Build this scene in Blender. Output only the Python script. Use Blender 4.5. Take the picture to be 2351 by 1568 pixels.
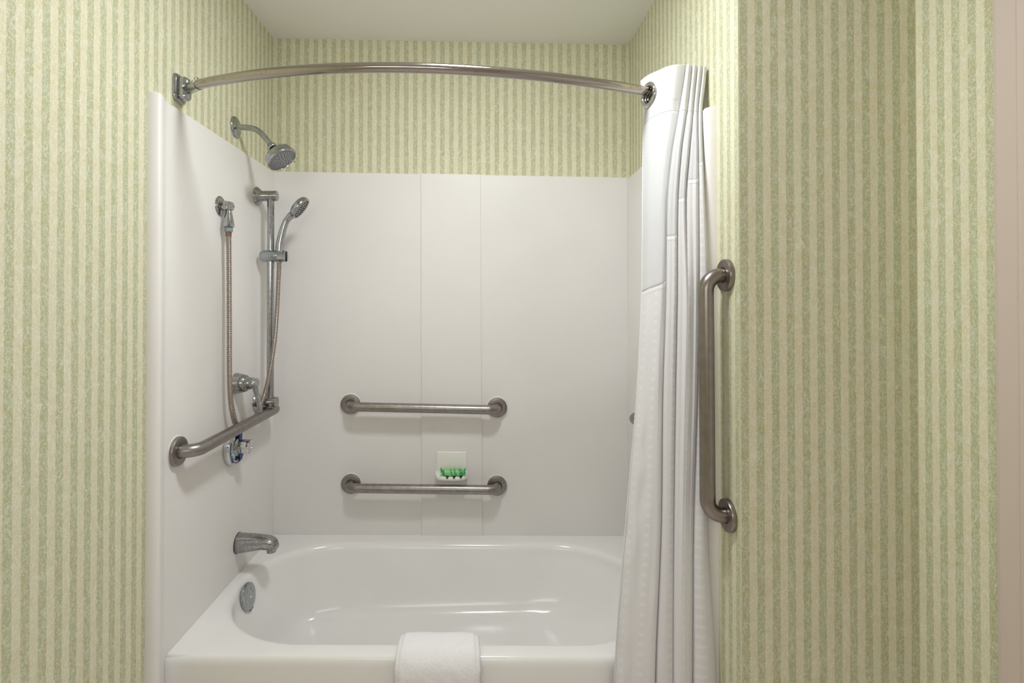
import bpy, bmesh, math, random
from mathutils import Vector, Matrix, noise
random.seed(7)
sc = bpy.context.scene
for o in list(bpy.data.objects): bpy.data.objects.remove(o)

# ---------------------------------------------------------------- camera
W, H, F, CX, CY, PITCH = 2351.0, 1568.0, 1190.0, 1095.0, 690.0, 0.0085
CAMZ = 1.37
cd = bpy.data.cameras.new('camera'); cam = bpy.data.objects.new('camera', cd)
sc.collection.objects.link(cam); sc.camera = cam
cam.location = (0, 0, CAMZ)
cam.rotation_euler = (math.pi/2 + PITCH, 0, 0)
cd.sensor_width = 36; cd.sensor_fit = 'HORIZONTAL'
cd.lens = F*36/W
cd.shift_x = (W/2-CX)/W
cd.shift_y = -(H/2-CY)/W
cd.clip_start = 0.02

# ---------------------------------------------------------------- world, lights, exposure
w = bpy.data.worlds.new('world'); sc.world = w; w.use_nodes = True
w.node_tree.nodes['Background'].inputs[0].default_value = (0.9, 0.95, 1, 1)
w.node_tree.nodes['Background'].inputs[1].default_value = 0.0
def area(name, loc, target, size, power, col, shape='DISK', size_y=None):
    l = bpy.data.lights.new(name, 'AREA'); l.shape = shape; l.size = size
    if size_y: l.size_y = size_y
    l.energy = power; l.color = col
    o = bpy.data.objects.new(name, l); sc.collection.objects.link(o)
    o.location = loc
    o.rotation_euler = (Vector(target)-Vector(loc)).to_track_quat('-Z', 'Y').to_euler()
    return o
LAMP = Vector((0.0, 1.17, 2.415))          # dome lamp under the ceiling (built as ceiling_light below)
LAMP_L, LAMP_C = 102.0, (0.94, 0.975, 1.0)
area('fill_light', (-0.3, -0.9, 1.75), (0.1, 1.4, .9), 1.1, 6.2, (1.0, 0.95, 0.935), 'RECTANGLE', 0.35)  # unseen fill light, added behind the camera to lift facing and lower surfaces
sc.view_settings.view_transform = 'Standard'
sc.view_settings.look = 'None'
sc.view_settings.gamma = 1
sc.view_settings.use_curve_mapping = False
sc.view_settings.exposure = 0.15

# ---------------------------------------------------------------- helpers: photograph directions onto real planes
cp, sp = math.cos(PITCH), math.sin(PITCH)
def ray(px, py):
    a, b = (px-CX)/F, -(py-CY)/F
    return Vector((a, cp - b*sp, sp + b*cp))
C0 = Vector((0, 0, CAMZ))
def onY(px, py, Y): d = ray(px, py); return C0 + d*(Y/d.y)
def onX(px, py, X): d = ray(px, py); return C0 + d*(X/d.x)
def onZ(px, py, Z): d = ray(px, py); return C0 + d*((Z-CAMZ)/d.z)

WORLD = {}
def thing(name, loc, label, cat, group=None):
    o = bpy.data.objects.new(name, None); sc.collection.objects.link(o)
    o.empty_display_size = .05
    o.location = loc; o['label'] = label; o['category'] = cat
    if group: o['group'] = group
    WORLD[o.name] = Vector(loc)
    return o
def mesh_obj(name, verts, faces, mat, parent=None, smooth=True, label=None, uvs=None, angle=40):
    off = WORLD[parent.name] if parent else Vector((0, 0, 0))
    me = bpy.data.meshes.new(name)
    me.from_pydata([tuple(Vector(v)-off) for v in verts], [], faces)
    if uvs:
        l = me.uv_layers.new(name='UVMap')
        for lp in me.loops: l.data[lp.index].uv = uvs[lp.vertex_index]
    bm = bmesh.new(); bm.from_mesh(me); bmesh.ops.recalc_face_normals(bm, faces=bm.faces); bm.to_mesh(me); bm.free()
    me.materials.append(mat)
    if smooth:
        me.shade_smooth()
        me.set_sharp_from_angle(angle=math.radians(angle))
    o = bpy.data.objects.new(name, me); sc.collection.objects.link(o)
    if parent:
        o.parent = parent; WORLD[o.name] = off
    else: WORLD[o.name] = Vector((0, 0, 0))
    if label: o['label'] = label
    return o
def tag(o, label, cat, group=None):
    o['label'] = label; o['category'] = cat
    if group: o['group'] = group
def recenter(o, loc):
    loc = Vector(loc)
    for v in o.data.vertices: v.co -= loc
    o.location = loc; WORLD[o.name] = loc

def basis(n):
    n = Vector(n).normalized()
    a = Vector((0, 0, 1)) if abs(n.z) < .9 else Vector((0, 1, 0))
    u = a.cross(n).normalized(); return u, n.cross(u), n
class MB:
    def __init__(s): s.v = []; s.f = []
    def add(s, v, f):
        k = len(s.v); s.v += [Vector(p) for p in v]; s.f += [tuple(i+k for i in q) for q in f]; return s
    def tube(s, pts, r, seg=20, cap=True):
        pts = [Vector(p) for p in pts]; n = len(pts)
        rs = r if isinstance(r, (list, tuple)) else [r]*n
        t0 = (pts[1]-pts[0]).normalized(); u, w_, _ = basis(t0); vs = []; fs = []
        prev = t0
        for i, p in enumerate(pts):
            t = (pts[min(i+1, n-1)]-pts[max(i-1, 0)]).normalized()
            q = prev.rotation_difference(t); u = q @ u; prev = t
            u = (u - t*u.dot(t)).normalized(); b = t.cross(u)
            for k in range(seg):
                a = 2*math.pi*k/seg
                vs.append(p + (u*math.cos(a)+b*math.sin(a))*rs[i])
        for i in range(n-1):
            for k in range(seg):
                fs.append((i*seg+k, i*seg+(k+1) % seg, (i+1)*seg+(k+1) % seg, (i+1)*seg+k))
        if cap:
            fs.append(tuple(range(seg))[::-1]); fs.append(tuple((n-1)*seg+k for k in range(seg)))
        return s.add(vs, fs)
    def lathe(s, prof, o, n, seg=40, sx=1, sy=1):
        u, v, n = basis(n); o = Vector(o); vs = []; fs = []
        for r, h in prof:
            for k in range(seg):
                a = 2*math.pi*k/seg
                vs.append(o + n*h + (u*math.cos(a)*sx+v*math.sin(a)*sy)*max(r, 1e-5))
        for i in range(len(prof)-1):
            for k in range(seg):
                fs.append((i*seg+k, i*seg+(k+1) % seg, (i+1)*seg+(k+1) % seg, (i+1)*seg+k))
        fs.append(tuple(range(seg))[::-1]); m = len(prof)-1; fs.append(tuple(m*seg+k for k in range(seg)))
        return s.add(vs, fs)
    def box(s, a, b, bev=0):
        bm = bmesh.new(); bmesh.ops.create_cube(bm, size=1)
        a, b = Vector(a), Vector(b)
        for v in bm.verts: v.co = Vector(((a.x+b.x)/2+v.co.x*(b.x-a.x), (a.y+b.y)/2+v.co.y*(b.y-a.y), (a.z+b.z)/2+v.co.z*(b.z-a.z)))
        if bev: bmesh.ops.bevel(bm, geom=bm.edges[:], offset=bev, segments=3, profile=.5, affect='EDGES')
        bm.verts.index_update()
        s.add([v.co.copy() for v in bm.verts], [tuple(v.index for v in f.verts) for f in bm.faces]); bm.free(); return s
    def prism(s, poly, d):            # polygon extruded by vector d
        n = len(poly); d = Vector(d)
        return s.add([Vector(p) for p in poly]+[Vector(p)+d for p in poly],
                     [tuple(range(n))[::-1], tuple(range(n, 2*n))]+[(i, (i+1) % n, (i+1) % n+n, i+n) for i in range(n)])
    def build(s, name, mat, parent=None, **k): return mesh_obj(name, s.v, s.f, mat, parent, **k)
def spline(pts, n=12):
    pts = [Vector(p) for p in pts]; P = [pts[0]*2-pts[1]]+pts+[pts[-1]*2-pts[-2]]; out = []
    for i in range(1, len(P)-2):
        for k in range(n):
            t = k/n; a, b, c, d = P[i-1], P[i], P[i+1], P[i+2]
            out.append(.5*((2*b)+(c-a)*t+(2*a-5*b+4*c-d)*t*t+(3*b-a-3*c+d)*t**3))
    out.append(pts[-1]); return out

# ---------------------------------------------------------------- materials
def newmat(name):
    m = bpy.data.materials.new(name); m.use_nodes = True; nt = m.node_tree
    return m, nt, nt.nodes['Principled BSDF']
def N(nt, t, **k):
    n = nt.nodes.new(t)
    for a, b in k.items(): setattr(n, a, b)
    return n
def M2(nt, op, a, b=None, c=None):
    n = N(nt, 'ShaderNodeMath', operation=op)
    for i, x in enumerate((a, b, c)):
        if x is None: continue
        if isinstance(x, (int, float)): n.inputs[i].default_value = x
        else: nt.links.new(x, n.inputs[i])
    return n.outputs[0]
def mixc(nt, f, a, b):
    n = N(nt, 'ShaderNodeMix', data_type='RGBA')
    if isinstance(f, (int, float)): n.inputs[0].default_value = f
    else: nt.links.new(f, n.inputs[0])
    for i, x in ((6, a), (7, b)):
        if isinstance(x, tuple): n.inputs[i].default_value = (*x, 1)
        else: nt.links.new(x, n.inputs[i])
    return n.outputs[2]
def noise_tex(nt, vec, scale, detail=3, dist=0, rough=.5):
    n = N(nt, 'ShaderNodeTexNoise'); n.inputs['Scale'].default_value = scale
    n.inputs['Detail'].default_value = detail; n.inputs['Distortion'].default_value = dist
    n.inputs['Roughness'].default_value = rough
    nt.links.new(vec, n.inputs['Vector']); return n.outputs[0]
def ramp(nt, f, lo, hi):
    n = N(nt, 'ShaderNodeMapRange'); n.interpolation_type = 'SMOOTHSTEP'
    nt.links.new(f, n.inputs[0]); n.inputs[1].default_value = lo; n.inputs[2].default_value = hi; return n.outputs[0]
def bump(nt, h, b, strength, dist):
    n = N(nt, 'ShaderNodeBump'); n.inputs['Strength'].default_value = strength; n.inputs['Distance'].default_value = dist
    nt.links.new(h, n.inputs['Height']); nt.links.new(n.outputs[0], b.inputs['Normal'])
def plain(name, col, rough, metal=0, var=0, vscale=20, bscale=0, bstr=0, bdist=.0005, coat=0, rvar=0, spec=None):
    m, nt, b = newmat(name)
    b.inputs['Base Color'].default_value = (*col, 1); b.inputs['Roughness'].default_value = rough
    b.inputs['Metallic'].default_value = metal; b.inputs['Coat Weight'].default_value = coat
    if spec is not None: b.inputs['Specular IOR Level'].default_value = spec
    pos = N(nt, 'ShaderNodeNewGeometry').outputs['Position']
    if var or rvar:
        n = noise_tex(nt, pos, vscale, 4)
        if var: nt.links.new(mixc(nt, ramp(nt, n, .3, .7), tuple(c*(1-var) for c in col), tuple(min(1, c*(1+var)) for c in col)), b.inputs['Base Color'])
        if rvar: nt.links.new(M2(nt, 'MULTIPLY_ADD', n, rvar, rough-rvar/2), b.inputs['Roughness'])
    if bscale: bump(nt, noise_tex(nt, pos, bscale, 2), b, bstr, bdist)
    return m

def wallpaper(name, axis, period, darkref):
    m, nt, b = newmat(name)
    pos = N(nt, 'ShaderNodeNewGeometry').outputs['Position']
    sx = N(nt, 'ShaderNodeSeparateXYZ'); nt.links.new(pos, sx.inputs[0])
    h = sx.outputs[axis]
    cv = N(nt, 'ShaderNodeCombineXYZ'); nt.links.new(h, cv.inputs[0]); nt.links.new(sx.outputs[2], cv.inputs[1])
    cv.inputs[2].default_value = darkref*3; uv = cv.outputs[0]
    wob = M2(nt, 'MULTIPLY_ADD', noise_tex(nt, uv, 300, 3), .0030, -.0015)
    ph = M2(nt, 'MULTIPLY', M2(nt, 'SUBTRACT', M2(nt, 'ADD', h, wob), darkref), 2*math.pi/period)
    st = ramp(nt, M2(nt, 'MULTIPLY', M2(nt, 'COSINE', ph), -1), -.2, .2)      # 1 = light stripe
    big = ramp(nt, noise_tex(nt, uv, 40, 4, .4), .35, .65)
    mp0 = N(nt, 'ShaderNodeMapping'); nt.links.new(uv, mp0.inputs[0]); mp0.inputs['Location'].default_value = (5, 9, 2)
    big2 = ramp(nt, noise_tex(nt, mp0.outputs[0], 34, 4, .5), .45, .7)
    light = mixc(nt, big, (.695, .65, .43), (.71, .685, .50))
    light = mixc(nt, M2(nt, 'MULTIPLY', big2, .45), light, (.76, .71, .56))
    dark = mixc(nt, big, (.485, .475, .265), (.475, .50, .31))
    dark = mixc(nt, M2(nt, 'MULTIPLY', big2, .5), dark, (.52, .54, .39))
    col = mixc(nt, st, dark, light)
    fib = None                                   # pressed fibres
    for k, (sc_, th, st_, ang) in enumerate(((50, .026, .45, .6), (72, .034, .5, -.7), (125, .045, .5, .2), (190, .065, .6, 1.3), (280, .085, .6, -.2))):
        mp = N(nt, 'ShaderNodeMapping'); nt.links.new(uv, mp.inputs[0]); mp.inputs['Location'].default_value = (3.3*k, 1.7*k, 2*k)
        mp.inputs['Rotation'].default_value = (0, 0, ang); mp.inputs['Scale'].default_value = (1, st_, 1)
        n = noise_tex(nt, mp.outputs[0], sc_, 1, .6)
        a = M2(nt, 'SUBTRACT', 1, ramp(nt, M2(nt, 'ABSOLUTE', M2(nt, 'SUBTRACT', n, .5)), 0, th))
        msk = ramp(nt, noise_tex(nt, mp.outputs[0], sc_*.8, 2), .42, .58)
        a = M2(nt, 'MULTIPLY', a, msk)
        fib = a if fib is None else M2(nt, 'MAXIMUM', fib, a)
    col = mixc(nt, M2(nt, 'MULTIPLY', fib, .52), col, (.90, .89, .76))
    mo = ramp(nt, noise_tex(nt, uv, 420, 3), .3, .7)
    bc = N(nt, 'ShaderNodeHueSaturation'); nt.links.new(col, bc.inputs['Color'])
    nt.links.new(M2(nt, 'MULTIPLY_ADD', mo, .09, .955), bc.inputs['Value'])
    nt.links.new(bc.outputs[0], b.inputs['Base Color'])
    b.inputs['Roughness'].default_value = .75
    b.inputs['Specular IOR Level'].default_value = .25
    bump(nt, M2(nt, 'ADD', noise_tex(nt, uv, 420, 3), M2(nt, 'MULTIPLY', fib, .5)), b, .35, .0008)
    return m
WP_L = wallpaper('striped_wallpaper_left', 1, .0400, 1.0924)
WP_B = wallpaper('striped_wallpaper_back', 0, .0390, -.1095)
WP_F = wallpaper('striped_wallpaper_facing', 0, .03823, .6676)
WP_R = wallpaper('striped_wallpaper_right', 1, .0391, 1.2647)
PANEL = plain('surround_plastic', (.81, .785, .76), .42, var=.015, vscale=3, bscale=420, bstr=.12, bdist=.0006, spec=.4)
TUB = plain('tub_enamel', (.88, .87, .85), .16, var=.01, vscale=6, spec=.5, bscale=5, bstr=.05, bdist=.002)
CEIL = plain('ceiling_paint', (.90, .89, .85), .85, bscale=250, bstr=.1)
STEEL = plain('satin_steel', (.31, .285, .27), .36, 1, var=.10, vscale=60, rvar=.10, bscale=900, bstr=.12, bdist=.0002)
STEEL_D = plain('satin_steel_side', (.30, .265, .24), .32, 1, var=.06, vscale=40, rvar=.10, bscale=900, bstr=.08, bdist=.0002)
CHROME = plain('chrome', (.41, .425, .44), .15, 1, var=.12, vscale=90, rvar=.14)
CHROME_D = plain('worn_chrome', (.37, .37, .37), .22, 1, var=.2, vscale=120, rvar=.2)
CHROME_B = plain('bright_chrome', (.66, .68, .70), .06, 1)
HOSE = plain('hose_metal', (.36, .31, .27), .3, 1, var=.1, vscale=200)
BLACK = plain('black_rubber', (.08, .08, .085), .5)
GREYN = plain('nut_plastic', (.27, .31, .33), .35)
WHITEP = plain('white_ceramic', (.86, .85, .79), .22, spec=.5)
SEAL = plain('white_sealant', (.82, .81, .77), .5)
BLUE = plain('blue_print', (.01, .07, .27), .25)
DEEP = plain('blue_chrome', (.02, .07, .22), .12, 1)
RED = plain('red_print', (.42, .02, .05), .3)
TRIMM = plain('beige_casing', (.63, .53, .47), .45)
FLOORM = plain('floor_tile', (.86, .79, .77), .4, var=.1, vscale=5)
PAINT = plain('rear_paint', (.84, .80, .76), .8)
def rodmat():
    m, nt, b = newmat('spotted_rod_steel')
    pos = N(nt, 'ShaderNodeNewGeometry').outputs['Position']
    n = noise_tex(nt, pos, 260, 2); sp_ = ramp(nt, n, .66, .70)
    msk = ramp(nt, noise_tex(nt, pos, 14, 2), .48, .6)
    col = mixc(nt, M2(nt, 'MULTIPLY', M2(nt, 'MULTIPLY', sp_, msk), .8), (.40, .36, .33), (.12, .07, .05))
    nt.links.new(col, b.inputs['Base Color']); b.inputs['Metallic'].default_value = 1
    nt.links.new(M2(nt, 'MULTIPLY_ADD', noise_tex(nt, pos, 60, 3), .12, .07), b.inputs['Roughness'])
    return m
ROD = rodmat()
def clothmat(name, col, translucent, dots=False, gather=0):
    m, nt, b = newmat(name)
    b.inputs['Roughness'].default_value = .6; b.inputs['Base Color'].default_value = (*col, 1)
    b.inputs['Sheen Weight'].default_value = .1; b.inputs['Specular IOR Level'].default_value = .2
    uv = N(nt, 'ShaderNodeUVMap').outputs[0]
    hgt = noise_tex(nt, uv, 900, 2)
    if gather:
        mp = N(nt, 'ShaderNodeMapping'); nt.links.new(uv, mp.inputs[0]); mp.inputs['Scale'].default_value = (1, .04, 1)
        hgt = M2(nt, 'ADD', hgt, M2(nt, 'MULTIPLY', noise_tex(nt, mp.outputs[0], 130, 3), gather))
    bump(nt, hgt, b, .3, .0008)
    if dots:
        s = N(nt, 'ShaderNodeSeparateXYZ'); nt.links.new(uv, s.inputs[0])
        a = M2(nt, 'FRACT', M2(nt, 'DIVIDE', s.outputs[0], .052)); c = M2(nt, 'FRACT', M2(nt, 'DIVIDE', s.outputs[1], .0262))
        a = M2(nt, 'LESS_THAN', M2(nt, 'ABSOLUTE', M2(nt, 'SUBTRACT', a, .5)), .12)
        c = M2(nt, 'LESS_THAN', M2(nt, 'ABSOLUTE', M2(nt, 'SUBTRACT', c, .5)), .17)
        d = M2(nt, 'MULTIPLY', a, c)
        nt.links.new(mixc(nt, d, col, (.96, .95, .96)), b.inputs['Base Color'])
        nt.links.new(M2(nt, 'MULTIPLY_ADD', d, -.15, .6), b.inputs['Roughness'])
    if translucent:
        t = N(nt, 'ShaderNodeBsdfTranslucent'); t.inputs[0].default_value = (*col, 1)
        mx = N(nt, 'ShaderNodeMixShader'); mx.inputs[0].default_value = translucent
        out = nt.nodes['Material Output']
        nt.links.new(b.outputs[0], mx.inputs[1]); nt.links.new(t.outputs[0], mx.inputs[2]); nt.links.new(mx.outputs[0], out.inputs[0])
    return m
CL_HEAD = clothmat('curtain_header_cloth', (.88, .875, .875), .30)
CL_SHEER = clothmat('curtain_sheer_cloth', (.90, .90, .91), .38, gather=2)
CL_BODY = clothmat('curtain_body_cloth', (.90, .89, .90), .20, dots=True)
def towelmat():
    m, nt, b = newmat('terry_cloth')
    b.inputs['Base Color'].default_value = (.95, .94, .955, 1); b.inputs['Roughness'].default_value = .95
    b.inputs['Sheen Weight'].default_value = .25; b.inputs['Specular IOR Level'].default_value = .1
    pos = N(nt, 'ShaderNodeNewGeometry').outputs['Position']
    bump(nt, M2(nt, 'ADD', noise_tex(nt, pos, 300, 2), noise_tex(nt, pos, 700, 1)), b, .6, .0022)
    return m
TOWEL = towelmat()
def soapmat():
    m, nt, b = newmat('green_wrapper')
    uv = N(nt, 'ShaderNodeUVMap').outputs[0]; s = N(nt, 'ShaderNodeSeparateXYZ'); nt.links.new(uv, s.inputs[0])
    x = M2(nt, 'ADD', s.outputs[0], M2(nt, 'MULTIPLY', s.outputs[1], .05))
    band = None
    for c, wd in ((.085, .06), (.45, .035), (.60, .03), (.66, .02), (.88, .09)):
        k = M2(nt, 'LESS_THAN', M2(nt, 'ABSOLUTE', M2(nt, 'SUBTRACT', x, c)), wd)
        band = k if band is None else M2(nt, 'MAXIMUM', band, k)
    nt.links.new(mixc(nt, band, (.27, .62, .24), (.05, .36, .12)), b.inputs['Base Color'])
    b.inputs['Roughness'].default_value = .3
    return m
SOAP = soapmat()

# ---------------------------------------------------------------- room shell
XL, XR = -.867, .643            # faces of the surround side panels
WL, WR = -.878, .654            # papered walls of the alcove
YB, WB = 2.213, 2.224
YF, XS = 1.293, 1.100           # facing wall and the right hand wall
R0 = -1.35
def ceil_z(x): return 2.519-(x+.878)*.0183
def struct(name, mb, mat, **k):
    o = mb.build(name, mat, smooth=False, **k); o['kind'] = 'structure'; return o
struct('wall_left', MB().box((WL-.08, R0, 0), (WL, WB+.08, 2.56)), WP_L)
struct('wall_back', MB().box((WL, WB, 0), (WR+.05, WB+.08, 2.56)), WP_B)
o = struct('wall_alcove', MB().prism([(WR, YF, 0), (WR+.06, YF, 0), (WR+.06, WB, 0), (WR, WB, 0)], (0, 0, 2.56)), WP_R)
o.data.materials.append(WP_F)
for p in o.data.polygons:
    if p.normal.y < -.5: p.material_index = 1
struct('wall_facing', MB().box((WR+.06, YF, 0), (XS, YF+.08, 2.56)), WP_F)
YC = onX(2292, 784, XS).y
struct('wall_right', MB().box((XS, YC-.03, 0), (XS+.08, YF+.08, 2.56)), WP_R)
struct('wall_right_near', MB().box((XS, R0, 0), (XS+.08, YC-.03, 2.56)), PAINT)
struct('wall_rear', MB().box((WL-.08, R0-.08, 0), (XS+.08, R0, 2.56)), PAINT)
struct('floor', MB().box((WL-.08, R0-.08, -.06), (XS+.08, WB+.08, 0)), FLOORM)
z1, z2 = ceil_z(WL-.08), ceil_z(XS+.08)
struct('ceiling', MB().add([(WL-.08, R0-.08, z1), (XS+.08, R0-.08, z2), (XS+.08, WB+.08, z2), (WL-.08, WB+.08, z1),
                            (WL-.08, R0-.08, z1+.1), (XS+.08, R0-.08, z2+.1), (XS+.08, WB+.08, z2+.1), (WL-.08, WB+.08, z1+.1)],
       [(0, 1, 2, 3), (4, 5, 6, 7), (0, 1, 5, 4), (1, 2, 6, 5), (2, 3, 7, 6), (3, 0, 4, 7)]), CEIL)
# door casing with a stepped face on the right hand wall
prof = [(XS, YC), (XS-.006, YC-.0005), (XS-.010, YC-.004), (XS-.012, YC-.012), (XS-.012, YC-.052), (XS-.016, YC-.056), (XS-.018, YC-.060), (XS-.018, YC-.085), (XS, YC-.088)]
o = struct('trim_1', MB().prism([(a, b, 0) for a, b in prof], (0, 0, 2.2)), TRIMM)

# dome lamp on the ceiling in front of the alcove, just above the frame
cl = thing('ceiling_light', (LAMP.x, LAMP.y, ceil_z(LAMP.x)), 'round white dome lamp on the ceiling in front of the tub', 'ceiling light')
cz = ceil_z(LAMP.x)
m_, nt_, b0 = newmat('lit_lamp_glass')
b0.inputs['Emission Color'].default_value = (*LAMP_C, 1); b0.inputs['Emission Strength'].default_value = LAMP_L
b0.inputs['Base Color'].default_value = (.9, .9, .9, 1)
MB().lathe([(.140, 0), (.142, .004), (.142, .020), (.135, .024), (.122, .024)], (LAMP.x, LAMP.y, cz-.002), (0, 0, -1), 48).build('rim', CEIL, cl)
MB().lathe([(.122*math.cos(math.radians(a)), .022+.028*math.sin(math.radians(a))) for a in (0, 10, 20, 30, 40, 50, 60, 70, 80, 89)], (LAMP.x, LAMP.y, cz), (0, 0, -1), 40).build('glass_shade', m_, cl)

# ---------------------------------------------------------------- tub surround
SG = 'plastic panels of the tub surround'
def side_panel(wall, face, top, y0, y1, sgn):
    # profile in (y, x) from the back corner to the rounded front bead, then back along the wall
    bead = .018; pf = [(WB-.001, wall), (YB+.0, face)] if False else [(WB-.001, wall), (WB-.001, face)]
    pf += [(y1+.02, face)]
    for k in range(0, 13):
        t = k/12
        yy = y1 - (y1-y0-.014)*t
        pf.append((yy, face + sgn*bead*(.5-.5*math.cos(math.pi*min(1, t*1.0)))))
    for k in range(1, 9):
        a = math.pi/2*k/8
        pf.append((y0+.014-.014*math.sin(a), wall + (face+sgn*bead-wall)*math.cos(a)))
    mb = MB(); n = len(pf); levels = [(0, 0), (top-.004, 0), (top-.001, .0015), (top, .004)]
    vs = []; fs = []
    for z, ins in levels:
        for (y, x) in pf:
            k = abs(x-wall); xx = wall + math.copysign(max(0, k-ins), sgn) if k > .001 else x
            vs.append((xx, y, z))
    for i in range(len(levels)-1):
        for k in range(n): fs.append((i*n+k, i*n+(k+1) % n, (i+1)*n+(k+1) % n, (i+1)*n+k))
    fs.append(tuple(range(n))); fs.append(tuple((len(levels)-1)*n+k for k in range(n)))
    mb.add(vs, fs)
    return mb.build('surround_panel', PANEL, angle=50)
tag(side_panel(WL, XL, 1.940, 1.377, 1.447, 1), 'off-white plastic surround panel on the left wall carrying the shower fittings', 'shower panel', SG)
tag(side_panel(WR, XR, 1.911, 1.408, 1.480, -1), 'off-white plastic surround panel on the right, mostly behind the curtain', 'shower panel', SG)
# back panel with its sloping top edge
def slab(poly, y0, y1, name, ins=.0005):
    mb = MB()
    c = sum((Vector(p) for p in poly), Vector((0, 0)))/len(poly)
    ring = []
    for y, k in ((y1, 0), (y0+ins, 0), (y0, ins)):
        ring.append([(p[0]+(k if p[0] < c.x else -k), y, p[1]+(k if p[1] < c.y else -k)) for p in poly])
    vs = sum(ring, []); n = len(poly); fs = []
    for i in range(2):
        for k in range(n): fs.append((i*n+k, i*n+(k+1) % n, (i+1)*n+(k+1) % n, (i+1)*n+k))
    fs += [tuple(range(n)), tuple(2*n+k for k in range(n))]
    return mb.add(vs, fs).build(name, PANEL, sur, smooth=False)
sur = thing('surround_panel', (-.11, YB, .39), 'wide off-white plastic surround panel on the back wall with a flat seam strip', 'shower panel', SG)
a, b_ = onY(629, 393.5, YB), onY(1441, 407.5, YB)
slab([(XL, .30), (XR, .30), (XR, b_.z), (XL, a.z)], YB, WB-.0005, 'back_panel')
q = [onY(968.5, 1233, YB-.004), onY(1107.5, 1233.5, YB-.004), onY(1103, 400.5, YB-.004), onY(966, 398.5, YB-.004)]
slab([(p.x, p.z) for p in q], YB-.0060, YB-.0003, 'seam_cover', .0018)

# ---------------------------------------------------------------- bathtub
def tubz(x): return .394-(x-XL)*.004
tub = thing('bathtub', ((XL+XR)/2, 1.83, 0), 'glossy white bathtub with oval basin filling the alcove', 'bathtub')
def rect_loop_ray(c, d, x0, x1, y0, y1):
    t = 1e9
    if d.x > 1e-9: t = min(t, (x1-c.x)/d.x)
    if d.x < -1e-9: t = min(t, (x0-c.x)/d.x)
    if d.y > 1e-9: t = min(t, (y1-c.y)/d.y)
    if d.y < -1e-9: t = min(t, (y0-c.y)/d.y)
    return c+d*t
BX0, BX1, BY0, BY1 = -.835, .603, 1.508, 2.140
rr = (BY1-BY0)/2; ym = (BY0+BY1)/2
spine = []      # (centre, direction)
NA, NS = 48, 40
cL, cR = Vector((BX0+rr, ym)), Vector((BX1-rr, ym))
for k in range(NS): spine.append((cL.lerp(cR, k/NS), Vector((0, -1))))
for k in range(NA): a = -math.pi/2+math.pi*k/NA; spine.append((cR, Vector((math.cos(a), math.sin(a)))))
for k in range(NS): spine.append((cR.lerp(cL, k/NS), Vector((0, 1))))
for k in range(NA): a = math.pi/2+math.pi*k/NA; spine.append((cL, Vector((math.cos(a), math.sin(a)))))
n_ = len(spine)
FX0, FX1, FY0, FY1 = -.70, .31, 1.60, 2.03
def floorpt(i):
    c, d = spine[i]
    u = (c.x-cL.x)/(cR.x-cL.x); rc = .10
    fc = Vector((FX0+.2+(FX1-.2-FX0-.2)*u, (FY0+FY1)/2))
    # march to rounded rectangle
    lo, hi = 0, 1.2
    hx, hy = (FX1-FX0)/2, (FY1-FY0)/2; mc = Vector(((FX0+FX1)/2, (FY0+FY1)/2))
    for _ in range(24):
        m = (lo+hi)/2; p = fc+d*m-mc
        q = Vector((abs(p.x)-hx+rc, abs(p.y)-hy+rc))
        sd = Vector((max(q.x, 0), max(q.y, 0))).length+min(max(q.x, q.y), 0)-rc
        if sd > 0: hi = m
        else: lo = m
    return fc+d*lo
fl = [floorpt(i) for i in range(n_)]
rings = []
def outer(y0, z):
    L = []
    pts = [rect_loop_ray(c, d, XL+.0005, XR-.0005, y0, YB-.0005) for c, d in spine]
    for cx_ in (XL+.0005, XR-.0005):
        for cy_ in (y0, YB-.0005):
            k = min(range(n_), key=lambda i: (pts[i]-Vector((cx_, cy_))).length); pts[k] = Vector((cx_, cy_))
    return [Vector((p.x, p.y, z+tubz(p.x)-.394 if z > 0 else z)) for p in pts]
for y0, z in ((1.447, 0), (1.4468, .33), (1.4465, .366), (1.4472, .376), (1.4495, .3845), (1.4535, .3905), (1.459, .3936), (1.466, .394)):
    rings.append(outer(y0, z))
def sta(d, z): return [Vector(((c+dd*(rr-d)).x, (c+dd*(rr-d)).y, z+tubz((c+dd*(rr-d)).x)-.394)) for c, dd in spine]
rings.append([a.lerp(b, .5) for a, b in zip(rings[-1], sta(-.014, .394))])
for d, z in ((-.014, .394), (-.008, .3932), (-.002, .391), (.004, .3865), (.009, .379), (.012, .370), (.014, .358)): rings.append(sta(d, z))
T = rings[-1]
for s, z in ((.06, .335), (.18, .29), (.315, .24), (.44, .20), (.55, .174), (.67, .158), (.80, .148), (.92, .1432), (1, .142)):
    L = []
    for p, f in zip(T, fl):
        steep = 1
        L.append(Vector((p.x+(f.x-p.x)*s, p.y+(f.y-p.y)*s, z+.012*(p.x+.1)*(1 if z < .2 else .2))))
    rings.append(L)
fc = Vector(((FX0+FX1)/2, (FY0+FY1)/2))
for k in (.85, .5, .2):
    rings.append([Vector((fc.x+(f.x-fc.x)*k, fc.y+(f.y-fc.y)*k, .142-.004*(1-k)+.012*(p.x+.1))) for p, f in zip(T, fl)])
vs = sum(rings, []); fs = []
for i in range(len(rings)-1):
    for k in range(n_): fs.append((i*n_+k, i*n_+(k+1) % n_, (i+1)*n_+(k+1) % n_, (i+1)*n_+k))
fs.append(tuple((len(rings)-1)*n_+k for k in range(n_)))
mesh_obj('tub_body', vs, fs, TUB, tub, angle=80)
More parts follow.
